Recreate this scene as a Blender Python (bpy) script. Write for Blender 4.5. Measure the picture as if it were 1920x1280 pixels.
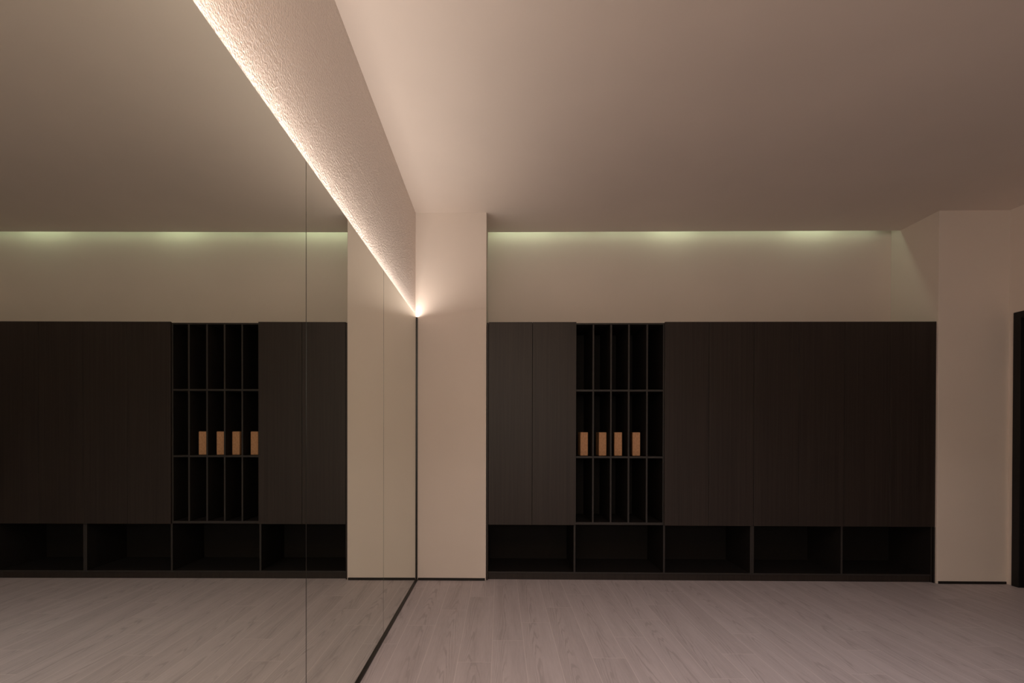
import bpy, bmesh, math, random
from mathutils import Matrix, Vector

for o in list(bpy.data.objects):
    bpy.data.objects.remove(o, do_unlink=True)
sc = bpy.context.scene
COL = sc.collection
random.seed(4)

# ------------------------------------------------------------------ camera
CAM_H = 1.365
TH, PI_, RO = math.radians(.40), math.radians(.30), .0022
F0 = Vector((-math.sin(TH), math.cos(TH), 0)); R0 = Vector((math.cos(TH), math.sin(TH), 0)); U0 = Vector((0, 0, 1))
FW = F0*math.cos(PI_) - U0*math.sin(PI_)
UP = U0*math.cos(PI_) + F0*math.sin(PI_)
R1 = R0*math.cos(RO) + UP*math.sin(RO)
U1 = UP*math.cos(RO) - R0*math.sin(RO)
cd = bpy.data.cameras.new('camera')
cam = bpy.data.objects.new('camera', cd); COL.objects.link(cam)
cam.matrix_world = Matrix(((R1.x, U1.x, -FW.x, 0), (R1.y, U1.y, -FW.y, 0), (R1.z, U1.z, -FW.z, CAM_H), (0, 0, 0, 1)))
cd.sensor_width = 36; cd.lens = 16
cd.shift_x = .01509; cd.shift_y = .09295
cd.clip_start = .02; cd.clip_end = 60
sc.camera = cam

# ------------------------------------------------------------------ world, exposure
w = bpy.data.worlds.new('world'); sc.world = w; w.use_nodes = True
w.node_tree.nodes['Background'].inputs[0].default_value = (.75, .82, 1, 1)
w.node_tree.nodes['Background'].inputs[1].default_value = .25
sc.view_settings.view_transform = 'Standard'
sc.view_settings.look = 'None'
sc.view_settings.exposure = 0.0
sc.view_settings.gamma = 1
sc.view_settings.use_curve_mapping = False

# ------------------------------------------------------------------ frames and sizes
PHI = math.radians(.40)
O = Vector((-.774, 4.245, 0))                      # foot of the back wall at the mirror
EX = Vector((math.cos(PHI), -math.sin(PHI), 0)); EY = Vector((math.sin(PHI), math.cos(PHI), 0))
def B(x, y, z=0.0):
    return O + EX*x + EY*y + Vector((0, 0, z))
FB = Matrix.Translation(O) @ Matrix.Rotation(-PHI, 4, 'Z')
ZC = 3.424           # ceiling
MX = -.775           # face of the mirror
MT = 2.455           # top of the mirror
WX = -.7885          # face of the plastered wall above it
XR = 4.666           # right wall
YR = -3.2            # rear wall
SLOT = .41; DEEP = .52

# ------------------------------------------------------------------ lights the room has, and unseen fill lights added
def area(name, loc, rot, sx, sy, power, col, spread=180):
    l = bpy.data.lights.new(name, 'AREA'); l.shape = 'RECTANGLE'; l.size = sx; l.size_y = sy
    l.energy = power; l.color = col; l.spread = math.radians(spread)
    o = bpy.data.objects.new(name, l); COL.objects.link(o); o.location = loc; o.rotation_euler = rot
    return o
# warm LED tape in the groove behind the mirror's top edge, shining up
LY0, LY1 = YR + .1, 4.235
NSEG = 24
for i in range(NSEG):
    area('led_tape', (MX-.0055, LY0 + (i+.5)*(LY1-LY0)/NSEG, MT-.0023), (0, math.radians(-113), 0), .0044, (LY1-LY0)/NSEG, 48/NSEG, (1, .885, .79))
# greenish tubes in the slot above the cabinets
area('rear_fill', (.25, YR-.10, 2.2), (math.radians(90), 0, 0), 1.6, 1.6, 50, (1, .92, .78))  # unseen fill added behind the rear wall opening
area('mirror_side_fill', (-.25, -.3, ZC-.03), (0, 0, 0), .5, 1.4, 36, (1, .65, .42))  # unseen warm fill added overhead on the mirror side
area('floor_fill', (1.6, 1.1, ZC-.03), (0, 0, 0), .8, .8, 19, (1, .975, 1.06), 125)  # unseen fill added overhead to brighten the floor
GREEN = (.77, 1, .70)
for lx, ln, pw in ((.985, .60, .26), (2.55, .40, .24), (3.97, .44, .28), (1.2, 1.0, .70), (2.25, 1.0, .62), (3.25, 1.0, .55), (4.2, .9, .44)):
    area('cove_tube', B(lx, .465, 3.56), (math.radians(-25), 0, -PHI), ln, .02, pw, GREEN)

# ------------------------------------------------------------------ materials
def mat(name):
    m = bpy.data.materials.new(name); m.use_nodes = True
    nt = m.node_tree; b = nt.nodes['Principled BSDF']
    return m, nt, b
def N(nt, t, **k):
    n = nt.nodes.new(t)
    for a, v in k.items():
        if a.startswith('i_'):
            n.inputs[a[2:].replace('_', ' ')].default_value = v
        else: setattr(n, a, v)
    return n
def ramp(nt, stops):
    r = nt.nodes.new('ShaderNodeValToRGB')
    e = r.color_ramp.elements
    while len(e) < len(stops): e.new(.5)
    for q, (p, c) in zip(e, stops): q.position = p; q.color = (*c, 1)
    return r
def mapped(nt, scale, coord='Object'):
    tc = N(nt, 'ShaderNodeTexCoord'); mp = N(nt, 'ShaderNodeMapping')
    mp.inputs['Scale'].default_value = scale
    nt.links.new(tc.outputs[coord], mp.inputs['Vector']); return mp.outputs[0]

def paint(name, col, bump=.15, scale=60):
    m, nt, b = mat(name); v = mapped(nt, (1, 1, 1))
    n1 = N(nt, 'ShaderNodeTexNoise'); n1.inputs['Scale'].default_value = 1.3; n1.inputs['Detail'].default_value = 3
    nt.links.new(v, n1.inputs['Vector'])
    r = ramp(nt, [(.3, tuple(c*.97 for c in col)), (.7, tuple(min(1, c*1.02) for c in col))])
    nt.links.new(n1.outputs['Fac'], r.inputs['Fac']); nt.links.new(r.outputs[0], b.inputs['Base Color'])
    n2 = N(nt, 'ShaderNodeTexNoise'); n2.inputs['Scale'].default_value = scale; n2.inputs['Detail'].default_value = 4
    nt.links.new(v, n2.inputs['Vector'])
    bp = N(nt, 'ShaderNodeBump'); bp.inputs['Strength'].default_value = bump; bp.inputs['Distance'].default_value = .002
    nt.links.new(n2.outputs['Fac'], bp.inputs['Height']); nt.links.new(bp.outputs[0], b.inputs['Normal'])
    b.inputs['Roughness'].default_value = .85; b.inputs['Specular IOR Level'].default_value = .25
    return m
WALLC = (.78, .69, .62)
M_WALL = paint('beige_wall_paint', WALLC)
M_CEIL = paint('beige_ceiling_paint', (.79, .70, .63), .05)

def plaster():
    m, nt, b = mat('stippled_plaster')
    for h in (m, m.cycles):
        if hasattr(h, 'use_bump_map_correction'): h.use_bump_map_correction = False
    v = mapped(nt, (1, 1, 1)); vs = mapped(nt, (1, .28, 1))
    b.inputs['Base Color'].default_value = (.80, .70, .635, 1)
    a = N(nt, 'ShaderNodeTexNoise'); a.inputs['Scale'].default_value = 100; a.inputs['Detail'].default_value = 3; a.inputs['Roughness'].default_value = .6
    nt.links.new(v, a.inputs['Vector'])
    c = N(nt, 'ShaderNodeTexNoise'); c.inputs['Scale'].default_value = 4; c.inputs['Detail'].default_value = 5; c.inputs['Distortion'].default_value = .8
    nt.links.new(vs, c.inputs['Vector'])
    r = ramp(nt, [(.47, (0, 0, 0)), (.5, (1, 1, 1)), (.53, (0, 0, 0))])   # trowel ridges
    nt.links.new(c.outputs['Fac'], r.inputs['Fac'])
    mx = N(nt, 'ShaderNodeMath', operation='MULTIPLY_ADD'); mx.inputs[1].default_value = .13
    nt.links.new(r.outputs[0], mx.inputs[0]); nt.links.new(a.outputs['Fac'], mx.inputs[2])
    bp = N(nt, 'ShaderNodeBump'); bp.inputs['Strength'].default_value = 1; bp.inputs['Distance'].default_value = .0085
    nt.links.new(mx.outputs[0], bp.inputs['Height']); nt.links.new(bp.outputs[0], b.inputs['Normal'])
    b.inputs['Roughness'].default_value = .9; b.inputs['Specular IOR Level'].default_value = .2
    return m
M_PLASTER = plaster()

def solid(name, col, rough=.5, spec=.5, metal=0):
    m, nt, b = mat(name)
    n = N(nt, 'ShaderNodeTexNoise'); n.inputs['Scale'].default_value = 40
    nt.links.new(mapped(nt, (1, 1, 1)), n.inputs['Vector'])
    r = ramp(nt, [(.3, tuple(c*.93 for c in col)), (.7, tuple(c*1.05 for c in col))])
    nt.links.new(n.outputs['Fac'], r.inputs['Fac']); nt.links.new(r.outputs[0], b.inputs['Base Color'])
    b.inputs['Roughness'].default_value = rough; b.inputs['Specular IOR Level'].default_value = spec
    b.inputs['Metallic'].default_value = metal
    return m
M_BLACK = solid('black_metal_trim', (.012, .010, .009), .4, .4)
M_DOOR = solid('black_door_lacquer', (.010, .009, .009), .45, .3)
M_CHROME = solid('steel', (.35, .34, .33), .3, .5, 1)
M_GLASSEDGE = solid('mirror_backing', (.010, .009, .008), .5, .3)

def mirror():
    m, nt, b = mat('silvered_mirror')
    n = N(nt, 'ShaderNodeTexNoise'); n.inputs['Scale'].default_value = .6
    nt.links.new(mapped(nt, (1, 1, 1)), n.inputs['Vector'])
    r = ramp(nt, [(.3, (.83, .865, .805)), (.7, (.84, .875, .815))])
    nt.links.new(n.outputs['Fac'], r.inputs['Fac']); nt.links.new(r.outputs[0], b.inputs['Base Color'])
    b.inputs['Metallic'].default_value = 1; b.inputs['Roughness'].default_value = 0
    return m
M_MIRROR = mirror()

def wood_dark():
    m, nt, b = mat('dark_brown_woodgrain')
    v = mapped(nt, (1, 1, .012))
    n = N(nt, 'ShaderNodeTexNoise'); n.inputs['Scale'].default_value = 170; n.inputs['Detail'].default_value = 5; n.inputs['Roughness'].default_value = .65
    nt.links.new(v, n.inputs['Vector'])
    n2 = N(nt, 'ShaderNodeTexNoise'); n2.inputs['Scale'].default_value = 45; n2.inputs['Detail'].default_value = 3
    nt.links.new(v, n2.inputs['Vector'])
    ad = N(nt, 'ShaderNodeMath', operation='ADD'); nt.links.new(n.outputs['Fac'], ad.inputs[0]); nt.links.new(n2.outputs['Fac'], ad.inputs[1])
    r = ramp(nt, [(.0, (.0150, .0100, .0082)), (1, (.0320, .0225, .0185))])
    mr = N(nt, 'ShaderNodeMapRange'); mr.inputs['From Min'].default_value = .7; mr.inputs['From Max'].default_value = 1.3
    nt.links.new(ad.outputs[0], mr.inputs['Value']); nt.links.new(mr.outputs[0], r.inputs['Fac'])
    nt.links.new(r.outputs[0], b.inputs['Base Color'])
    bp = N(nt, 'ShaderNodeBump'); bp.inputs['Strength'].default_value = .25; bp.inputs['Distance'].default_value = .0006
    nt.links.new(n.outputs['Fac'], bp.inputs['Height']); nt.links.new(bp.outputs[0], b.inputs['Normal'])
    b.inputs['Roughness'].default_value = .5; b.inputs['Specular IOR Level'].default_value = .42
    return m
M_WOOD = wood_dark()

M_INNER = solid('black_melamine', (.0150, .0125, .0112), .7, .1)
M_EDGE = solid('charcoal_edge_banding', (.029, .0245, .0225), .5, .38)

def cork():
    m, nt, b = mat('tan_cork')
    v = mapped(nt, (1, 1, .35))
    n = N(nt, 'ShaderNodeTexNoise'); n.inputs['Scale'].default_value = 130; n.inputs['Detail'].default_value = 5
    nt.links.new(v, n.inputs['Vector'])
    r = ramp(nt, [(.3, (.40, .20, .095)), (.7, (.62, .33, .17))])
    nt.links.new(n.outputs['Fac'], r.inputs['Fac']); nt.links.new(r.outputs[0], b.inputs['Base Color'])
    b.inputs['Roughness'].default_value = .7
    return m
M_CORK = cork()

def planks():
    m, nt, b = mat('pale_oak_planks')
    L = nt.links
    W, LEN, X0, Y0, STEP = .205, 1.10, -.045, 2.78, .29
    tc = N(nt, 'ShaderNodeTexCoord'); sp = N(nt, 'ShaderNodeSeparateXYZ'); L.new(tc.outputs['Object'], sp.inputs[0])
    def mth(op, a, bb=None, c=None):
        n = N(nt, 'ShaderNodeMath', operation=op)
        for i, q in enumerate((a, bb, c)):
            if q is None: continue
            if isinstance(q, (int, float)): n.inputs[i].default_value = q
            else: L.new(q, n.inputs[i])
        return n.outputs[0]
    u = mth('DIVIDE', mth('SUBTRACT', sp.outputs[0], X0), W)
    k = mth('FLOOR', u); fu = mth('SUBTRACT', u, k)
    jy = mth('MULTIPLY_ADD', mth('SUBTRACT', k, 3.0), STEP, Y0)
    vv = mth('DIVIDE', mth('SUBTRACT', sp.outputs[1], jy), LEN)
    q = mth('FLOOR', vv); fv = mth('SUBTRACT', vv, q)
    # distance to plank edges in metres
    du = mth('MULTIPLY', mth('MINIMUM', fu, mth('SUBTRACT', 1.0, fu)), W)
    dv = mth('MULTIPLY', mth('MINIMUM', fv, mth('SUBTRACT', 1.0, fv)), LEN)
    d = mth('MINIMUM', du, dv)
    seam = N(nt, 'ShaderNodeMapRange'); seam.interpolation_type = 'SMOOTHSTEP'
    seam.inputs['From Min'].default_value = .0008; seam.inputs['From Max'].default_value = .0032
    seam.inputs['To Min'].default_value = 1; seam.inputs['To Max'].default_value = 0; L.new(d, seam.inputs['Value'])
    # per plank random
    cb = N(nt, 'ShaderNodeCombineXYZ'); L.new(k, cb.inputs[0]); L.new(q, cb.inputs[1])
    wn = N(nt, 'ShaderNodeTexWhiteNoise', noise_dimensions='2D'); L.new(cb.outputs[0], wn.inputs['Vector'])
    rnd = N(nt, 'ShaderNodeSeparateColor'); L.new(wn.outputs['Color'], rnd.inputs[0])
    # grain coordinates, shifted plank by plank
    gx = mth('MULTIPLY_ADD', rnd.outputs[0], 7.0, sp.outputs[0]); gy = mth('MULTIPLY_ADD', rnd.outputs[1], 9.0, sp.outputs[1])
    g = N(nt, 'ShaderNodeCombineXYZ'); L.new(mth('MULTIPLY', gx, 1.0), g.inputs[0]); L.new(mth('MULTIPLY', gy, .075), g.inputs[1]); L.new(mth('MULTIPLY', rnd.outputs[2], 5.0), g.inputs[2])
    f1 = N(nt, 'ShaderNodeTexNoise'); f1.inputs['Scale'].default_value = 95; f1.inputs['Detail'].default_value = 5; f1.inputs['Roughness'].default_value = .65
    L.new(g.outputs[0], f1.inputs['Vector'])
    f2 = N(nt, 'ShaderNodeTexNoise'); f2.inputs['Scale'].default_value = 14; f2.inputs['Detail'].default_value = 3
    L.new(g.outputs[0], f2.inputs['Vector'])
    # cathedral figure down the middle of a plank
    fc = mth('SUBTRACT', fu, 0.5)
    warp = N(nt, 'ShaderNodeTexNoise'); warp.inputs['Scale'].default_value = 9; warp.inputs['Detail'].default_value = 4
    L.new(g.outputs[0], warp.inputs['Vector'])
    ring = mth('ADD', mth('MULTIPLY', mth('MULTIPLY', fc, fc), 26.0), mth('ADD', mth('MULTIPLY', gy, 3.4), mth('MULTIPLY', warp.outputs['Fac'], 9.0)))
    sn = mth('SINE', mth('MULTIPLY', ring, 6.2832))
    rg = N(nt, 'ShaderNodeMapRange'); rg.interpolation_type = 'SMOOTHSTEP'; rg.inputs['From Min'].default_value = .35; rg.inputs['From Max'].default_value = 1
    L.new(sn, rg.inputs['Value'])
    cen = N(nt, 'ShaderNodeMapRange'); cen.interpolation_type = 'SMOOTHSTEP'; cen.inputs['From Min'].default_value = .02; cen.inputs['From Max'].default_value = .30
    cen.inputs['To Min'].default_value = 1; cen.inputs['To Max'].default_value = 0
    L.new(mth('ABSOLUTE', mth('ADD', fc, mth('MULTIPLY', mth('SUBTRACT', rnd.outputs[2], .5), .5))), cen.inputs['Value'])
    fig = mth('MULTIPLY', mth('MULTIPLY', rg.outputs[0], cen.outputs[0]), f1.outputs['Fac'])
    r = ramp(nt, [(.25, (.425, .375, .38)), (.5, (.52, .462, .470)), (.75, (.60, .537, .545))])
    val = mth('ADD', mth('MULTIPLY', f1.outputs['Fac'], .45), mth('MULTIPLY', f2.outputs['Fac'], .55))
    val = mth('MULTIPLY_ADD', mth('SUBTRACT', rnd.outputs[0], .5), .10, val)
    val = mth('SUBTRACT', val, mth('MULTIPLY', fig, .62))
    L.new(val, r.inputs['Fac'])
    mixs = N(nt, 'ShaderNodeMix', data_type='RGBA'); mixs.inputs[7].default_value = (.69, .62, .615, 1)
    L.new(mth('MULTIPLY', seam.outputs[0], .75), mixs.inputs[0]); L.new(r.outputs[0], mixs.inputs[6])
    L.new(mixs.outputs[2], b.inputs['Base Color'])
    bp = N(nt, 'ShaderNodeBump'); bp.inputs['Strength'].default_value = .25; bp.inputs['Distance'].default_value = .001
    L.new(mth('SUBTRACT', f1.outputs['Fac'], seam.outputs[0]), bp.inputs['Height']); L.new(bp.outputs[0], b.inputs['Normal'])
    b.inputs['Roughness'].default_value = .5; b.inputs['Specular IOR Level'].default_value = .4
    return m
M_FLOOR = planks()

# ------------------------------------------------------------------ mesh helpers
class MB:
    """collects boxes and prisms, builds ONE mesh object"""
    def __init__(s): s.bm = bmesh.new()
    def box(s, x0, x1, y0, y1, z0, z1, bev=0, seg=2):
        t = bmesh.new(); bmesh.ops.create_cube(t, size=1)
        for v in t.verts:
            v.co = Vector(((x0+x1)/2 + v.co.x*(x1-x0), (y0+y1)/2 + v.co.y*(y1-y0), (z0+z1)/2 + v.co.z*(z1-z0)))
        if bev: bmesh.ops.bevel(t, geom=t.edges[:], offset=bev, segments=seg, affect='EDGES', profile=.5)
        me = bpy.data.meshes.new('t'); t.to_mesh(me); t.free(); s.bm.from_mesh(me); bpy.data.meshes.remove(me)
        return s
    def prism(s, pts, z0, z1):
        lo = [s.bm.verts.new((p[0], p[1], z0)) for p in pts]; hi = [s.bm.verts.new((p[0], p[1], z1)) for p in pts]
        n = len(pts); s.bm.faces.new(lo[::-1]); s.bm.faces.new(hi)
        for i in range(n): s.bm.faces.new((lo[i], lo[(i+1) % n], hi[(i+1) % n], hi[i]))
        return s
    def cyl(s, c, axis, r, h, seg=24):
        rot = {'X': Matrix.Rotation(math.pi/2, 4, 'Y'), 'Y': Matrix.Rotation(math.pi/2, 4, 'X'), 'Z': Matrix.Identity(4)}[axis]
        bmesh.ops.create_cone(s.bm, cap_ends=True, segments=seg, radius1=r, radius2=r, depth=h, matrix=Matrix.Translation(c) @ rot)
        return s
    def build(s, name, m, parent=None, matrix=None):
        bmesh.ops.recalc_face_normals(s.bm, faces=s.bm.faces[:])
        me = bpy.data.meshes.new(name); s.bm.to_mesh(me); s.bm.free(); me.materials.append(m)
        o = bpy.data.objects.new(name, me); COL.objects.link(o)
        if parent: o.parent = parent
        if matrix is not None: o.matrix_world = matrix
        return o
def struct(o): o['kind'] = 'structure'; return o
def tag(o, label, cat, group=None):
    o['label'] = label; o['category'] = cat
    if group: o['group'] = group
    return o
def empty(name, loc, rz=0):
    e = bpy.data.objects.new(name, None); COL.objects.link(e); e.location = loc; e.rotation_euler = (0, 0, rz)
    e.empty_display_size = .1
    return e

# ------------------------------------------------------------------ the room
T = .12
struct(MB().prism([(WX-.2, YR-T), (XR+T, YR-T), (XR+T, 5.1), (WX-.2, 5.1)], -.1, 0).build('floor', M_FLOOR))
c0, c1 = B(0, SLOT), B(5.6, SLOT)
struct(MB().prism([(WX-.010, YR), (XR, YR), (XR, c1.y), (WX-.010, c0.y)], ZC, ZC+.10)
       .box(WX-.2, XR+T, YR-T, 5.1, ZC+.30, ZC+.42).build('ceiling', M_CEIL))
# wall behind the mirror: set back below, plastered face above
struct(MB().box(WX-T, WX, YR, 4.8, 2.435, ZC+.3).box(WX-T, WX-.006, YR, 4.8, 0, 2.435).build('wall_left', M_PLASTER))
struct(MB().box(0, 5.6, DEEP, DEEP+T, 0, ZC+.3).build('wall_back', M_WALL, matrix=FB))
# the two piers either side of the cabinet niche
struct(MB().box(-.015, .6475, 0, DEEP, 0, ZC+.3, .003).build('wall_back_left', M_WALL, matrix=FB))
struct(MB().box(4.80, 5.60, 0, DEEP, 0, ZC+.3, .003).build('wall_back_right', M_WALL, matrix=FB))
# right wall with a doorway
DY1, DY0, DZ = 4.165, 3.165, 2.476
struct(MB().box(XR, XR+T, DY1, 5.1, 0, ZC+.3).box(XR, XR+T, YR, DY0, 0, ZC+.3).box(XR, XR+T, DY0, DY1, DZ, ZC+.3).build('wall_right', M_WALL))
RX0, RX1, RZ0, RZ1 = -.55, 1.05, 1.4, 3.0
struct(MB().box(WX-.2, RX0, YR-T, YR, 0, ZC+.3).box(RX1, XR+T, YR-T, YR, 0, ZC+.3).box(RX0, RX1, YR-T, YR, 0, RZ0).box(RX0, RX1, YR-T, YR, RZ1, ZC+.3).build('wall_rear', M_WALL))
# skirting on the piers
struct(MB().box(.012, .640, -.006, .002, 0, .0235, .001).build('baseboard_left', M_BLACK, matrix=FB))
struct(MB().box(4.812, 5.428, -.006, .002, 0, .0235, .001).build('baseboard_right', M_BLACK, matrix=FB))
# mirror channel on the floor and at the corner
struct(MB().box(MX-.012, MX+.0125, YR+.02, 4.236, 0, .012, .001).build('trim_1', M_BLACK))
struct(MB().box(MX-.008, MX+.009, 4.232, 4.244, .012, MT-.002, .001).build('trim_2', M_BLACK))
struct(MB().box(WX-.006, MX-.0045, YR+.02, 4.236, .012, 2.445).build('trim_3', M_GLASSEDGE))

# unseen window frame added in the rear wall, in front of the fill light
wf = MB(); q = .05
wf.box(RX0, RX1, YR-.09, YR-.03, RZ0, RZ0+q, .003).box(RX0, RX1, YR-.09, YR-.03, RZ1-q, RZ1, .003)
wf.box(RX0, RX0+q, YR-.09, YR-.03, RZ0+q, RZ1-q, .003).box(RX1-q, RX1, YR-.09, YR-.03, RZ0+q, RZ1-q, .003)
wf.box((RX0+RX1)/2-.02, (RX0+RX1)/2+.02, YR-.09, YR-.03, RZ0+q, RZ1-q, .003)
struct(wf.build('fill_window_1', M_BLACK))
# lamp bodies added around the two unseen ceiling fill lights
for cx, cy, sx, sy, lab in ((-.25, -.3, .5, 1.4, 'unseen long ceiling fill light added beside the mirrored wall'),
                            (1.6, 1.1, .8, .8, 'unseen square ceiling fill light added in the middle of the room')):
    e = empty('fill_lamp', (cx, cy, ZC-.04)); tag(e, lab, 'fill light')
    a, b_, f_ = sx/2, sy/2, .012
    MB().box(-a-f_, a+f_, -b_-f_, -b_, 0, .04).box(-a-f_, a+f_, b_, b_+f_, 0, .04).box(-a-f_, -a, -b_, b_, 0, .04).box(a, a+f_, -b_, b_, 0, .04).box(-a, a, -b_, b_, .016, .04).build('fill_lamp_frame', M_BLACK, e)

# ------------------------------------------------------------------ door in the right wall
d = MB(); fr = .06
d.box(XR-.012, XR+T, DY1-fr, DY1, 0, DZ, .003).box(XR-.012, XR+T, DY0, DY0+fr, 0, DZ, .003).box(XR-.012, XR+T, DY0+fr, DY1-fr, DZ-fr, DZ, .003)
door = struct(d.build('door_1', M_DOOR))
leaf = MB().box(XR+.018, XR+.058, DY0+fr+.003, DY1-fr-.003, .006, DZ-fr-.003, .002)
lf = leaf.build('door_leaf', M_DOOR, door)
g = MB()
for i in range(5):
    y = DY0+fr+.14 + i*.15
    g.box(XR+.012, XR+.020, y, y+.012, .08, DZ-fr-.08, .001)
g.build('groove_strip', M_DOOR, lf)
MB().cyl(Vector((XR+.005, DY0+fr+.07, 1.05)), 'X', .024, .014).cyl(Vector((XR-.02, DY0+fr+.07, 1.05)), 'X', .009, .05).box(XR-.05, XR-.034, DY0+fr+.06, DY0+fr+.19, 1.04, 1.06, .004).build('door_handle', M_CHROME, lf)

# unseen tall black doors beside and behind the camera, added to darken that side
for i, (a, b_) in enumerate(((1.9, 3.0), (.6, 1.75), (-.7, .45), (-2.0, -.85), (-3.15, -2.15))):
    dd = struct(MB().box(XR-.012, XR, a, a+.06, 0, 2.9, .003).box(XR-.012, XR, b_-.06, b_, 0, 2.9, .003).box(XR-.012, XR, a+.06, b_-.06, 2.84, 2.9, .003).build('door_%d' % (i+2), M_DOOR))
    MB().box(XR-.008, XR-.0005, a+.063, b_-.063, .006, 2.837, .002).build('door_leaf', M_DOOR, dd)

# ------------------------------------------------------------------ mirror panels; the last three are unseen, added for their bounce light
ys = [4.238, 3.032, 1.817, .605, -.605, -1.815, YR+.03]
names = ['narrow-looking full-height mirror panel against the beige pier',
         'full-height mirror panel between the two thin vertical joints',
         'nearest full-height mirror panel, filling the left edge of the picture',
         'unseen full-height mirror panel added beside the camera, continuing the mirrored wall',
         'unseen full-height mirror panel added behind the camera, continuing the mirrored wall',
         'last unseen full-height mirror panel, added at the rear end of the mirrored wall']
for i in range(6):
    t = MB().box(MX-.004, MX, ys[i+1]+.003, ys[i]-.003, .0125, MT)
    o = t.build('mirror_panel', M_MIRROR)
    tag(o, names[i], 'mirror', 'full-height wall mirror panels')

for i in range(1, 6):
    struct(MB().box(MX-.004, MX-.0003, ys[i]-.003, ys[i]+.003, .0125, MT-.001).build('trim_%d' % (i+3), M_GLASSEDGE))

# ------------------------------------------------------------------ cabinets (coordinates in the back wall's frame)
TK = .018; YF = .035; YD = .015; YB = .510      # carcass front, door front, back
def cabinet(name, x0, x1, label):
    e = empty(name, B(x0, YF, 0), -PHI); tag(e, label, 'cabinet'); e['x0'] = x0; return e
def P(e, name, boxes, bev=.0012, inner=False):
    t = MB(); x0 = e['x0']
    for (a, b_, c, d_, z0, z1) in boxes: t.box(a-x0, b_-x0, c-YF, d_-YF, z0, z1, bev)
    if not inner: return t.build(name, M_WOOD, e)
    o = t.build(name, M_INNER, e); o.data.materials.append(M_EDGE)      # edge banding on the front edge
    for f in o.data.polygons:
        if f.normal.y < -.5 and name != 'back_panel': f.material_index = 1
    return o
def doors(e, edges, z0=.519, z1=2.413):
    for a, b_ in zip(edges[:-1], edges[1:]):
        P(e, 'door', [(a+.0013, b_-.0013, YD, YF-.001, z0, z1)])
A = cabinet('storage_cabinet', .652, 3.130, 'dark wood cabinet at the left of the niche, with open pigeonholes holding tan blocks')
P(A, 'side_panel', [(.6515, .6665, YD, YB, 0, 2.408)])
P(A, 'side_panel', [(3.112, 3.1297, YF, YB, .075, 2.393)], inner=True)
P(A, 'divider_panel', [(1.469, 1.487, YF, YB, .075, 2.393)], inner=True)
P(A, 'divider_panel', [(2.305, 2.323, YF, YB, .075, 2.393)], inner=True)
P(A, 'back_panel', [(.667, 3.129, YB-.012, YB-.0005, .0, 2.40)], inner=True)
P(A, 'top_panel', [(.667, 3.1297, YF, YB-.012, 2.393, 2.408)], inner=True)
P(A, 'bottom_panel', [(.667, 3.1297, YF, YB-.012, .058, .075)], inner=True)
P(A, 'plinth', [(.667, 3.1297, YF+.008, YF+.026, 0, .058)])
P(A, 'shelf', [(.667, 1.469, YF+.001, YB-.012, .522, .540)], inner=True)
P(A, 'shelf', [(2.323, 3.112, YF+.001, YB-.012, .522, .540)], inner=True)
XL, XRR = 1.487, 2.297
P(A, 'side_panel', [(XRR, 2.305, YF, YB-.012, .519, 2.393)], inner=True)
P(A, 'shelf', [(XL, XRR, YF, YB-.012, .519, .543)], inner=True)
cuts = [(1.641, 1.656), (1.8065, 1.822), (1.972, 1.988), (2.142, 2.158)]
P(A, 'shelf', [(XL, XRR, YF+.001, YB-.012, 1.768, 1.786)], inner=True)
P(A, 'shelf', [(XL, XRR, YF+.001, YB-.012, 1.144, 1.162)], inner=True)
for a, b_ in cuts:
    P(A, 'upright_divider', [(a, b_, YF+.0005, YB-.012, .543, 1.144), (a, b_, YF+.0005, YB-.012, 1.162, 1.768), (a, b_, YF+.0005, YB-.012, 1.786, 2.393)], .0008, True)
doors(A, [.668, 1.078, 1.4875]); doors(A, [2.3075, 2.717, 3.1297])

Bc = cabinet('storage_cabinet', 3.130, 4.799, 'dark wood cabinet at the right of the niche, four tall doors over two open cubes')
P(Bc, 'side_panel', [(3.1303, 3.148, YF, YB, .075, 2.393)], inner=True)
P(Bc, 'side_panel', [(4.776, 4.7985, YF, YB, .0, 2.408), (4.7865, 4.7985, YD, YF-.0005, 0, .5175)], inner=True)
P(Bc, 'divider_panel', [(3.950, 3.968, YF, YB, .075, 2.393)], inner=True)
P(Bc, 'back_panel', [(3.131, 4.776, YB-.012, YB-.0005, 0, 2.40)], inner=True)
P(Bc, 'top_panel', [(3.1303, 4.776, YF, YB-.012, 2.393, 2.408)], inner=True)
P(Bc, 'bottom_panel', [(3.1303, 4.776, YF, YB-.012, .058, .075)], inner=True)
P(Bc, 'plinth', [(3.1303, 4.776, YF+.008, YF+.026, 0, .058)])
P(Bc, 'shelf', [(3.148, 3.950, YF+.001, YB-.012, .522, .540)], inner=True)
P(Bc, 'shelf', [(3.968, 4.776, YF+.001, YB-.012, .522, .540)], inner=True)
doors(Bc, [3.1303, 3.545, 3.963, 4.380, 4.797])
for e in (A, Bc): del e['x0']

# ------------------------------------------------------------------ the four blocks in the pigeonholes
BW, BD, BH = .0730, .152, .2250
blk = MB().box(-BW/2, BW/2, 0, BD, 0, BH, .006, 3).build('yoga_block', M_CORK)
spots = [(1.5805, .120, 0, 'tan upright block in the leftmost pigeonhole of the middle row'),
         (1.7570, .120, 0, 'tan upright block in the second pigeonhole from the left'),
         (1.9037, .120, -9, 'slightly turned tan upright block in the centre pigeonhole'),
         (2.0760, .120, -8, 'tan upright block in the fourth pigeonhole, beside the empty one')]
for i, (x, y, a, lab) in enumerate(spots):
    o = blk if i == 0 else blk.copy()
    if i: COL.objects.link(o)
    o.location = B(x, y, 1.1622); o.rotation_euler = (0, 0, -PHI + math.radians(a))
    tag(o, lab, 'block', 'tan blocks in the pigeonholes')
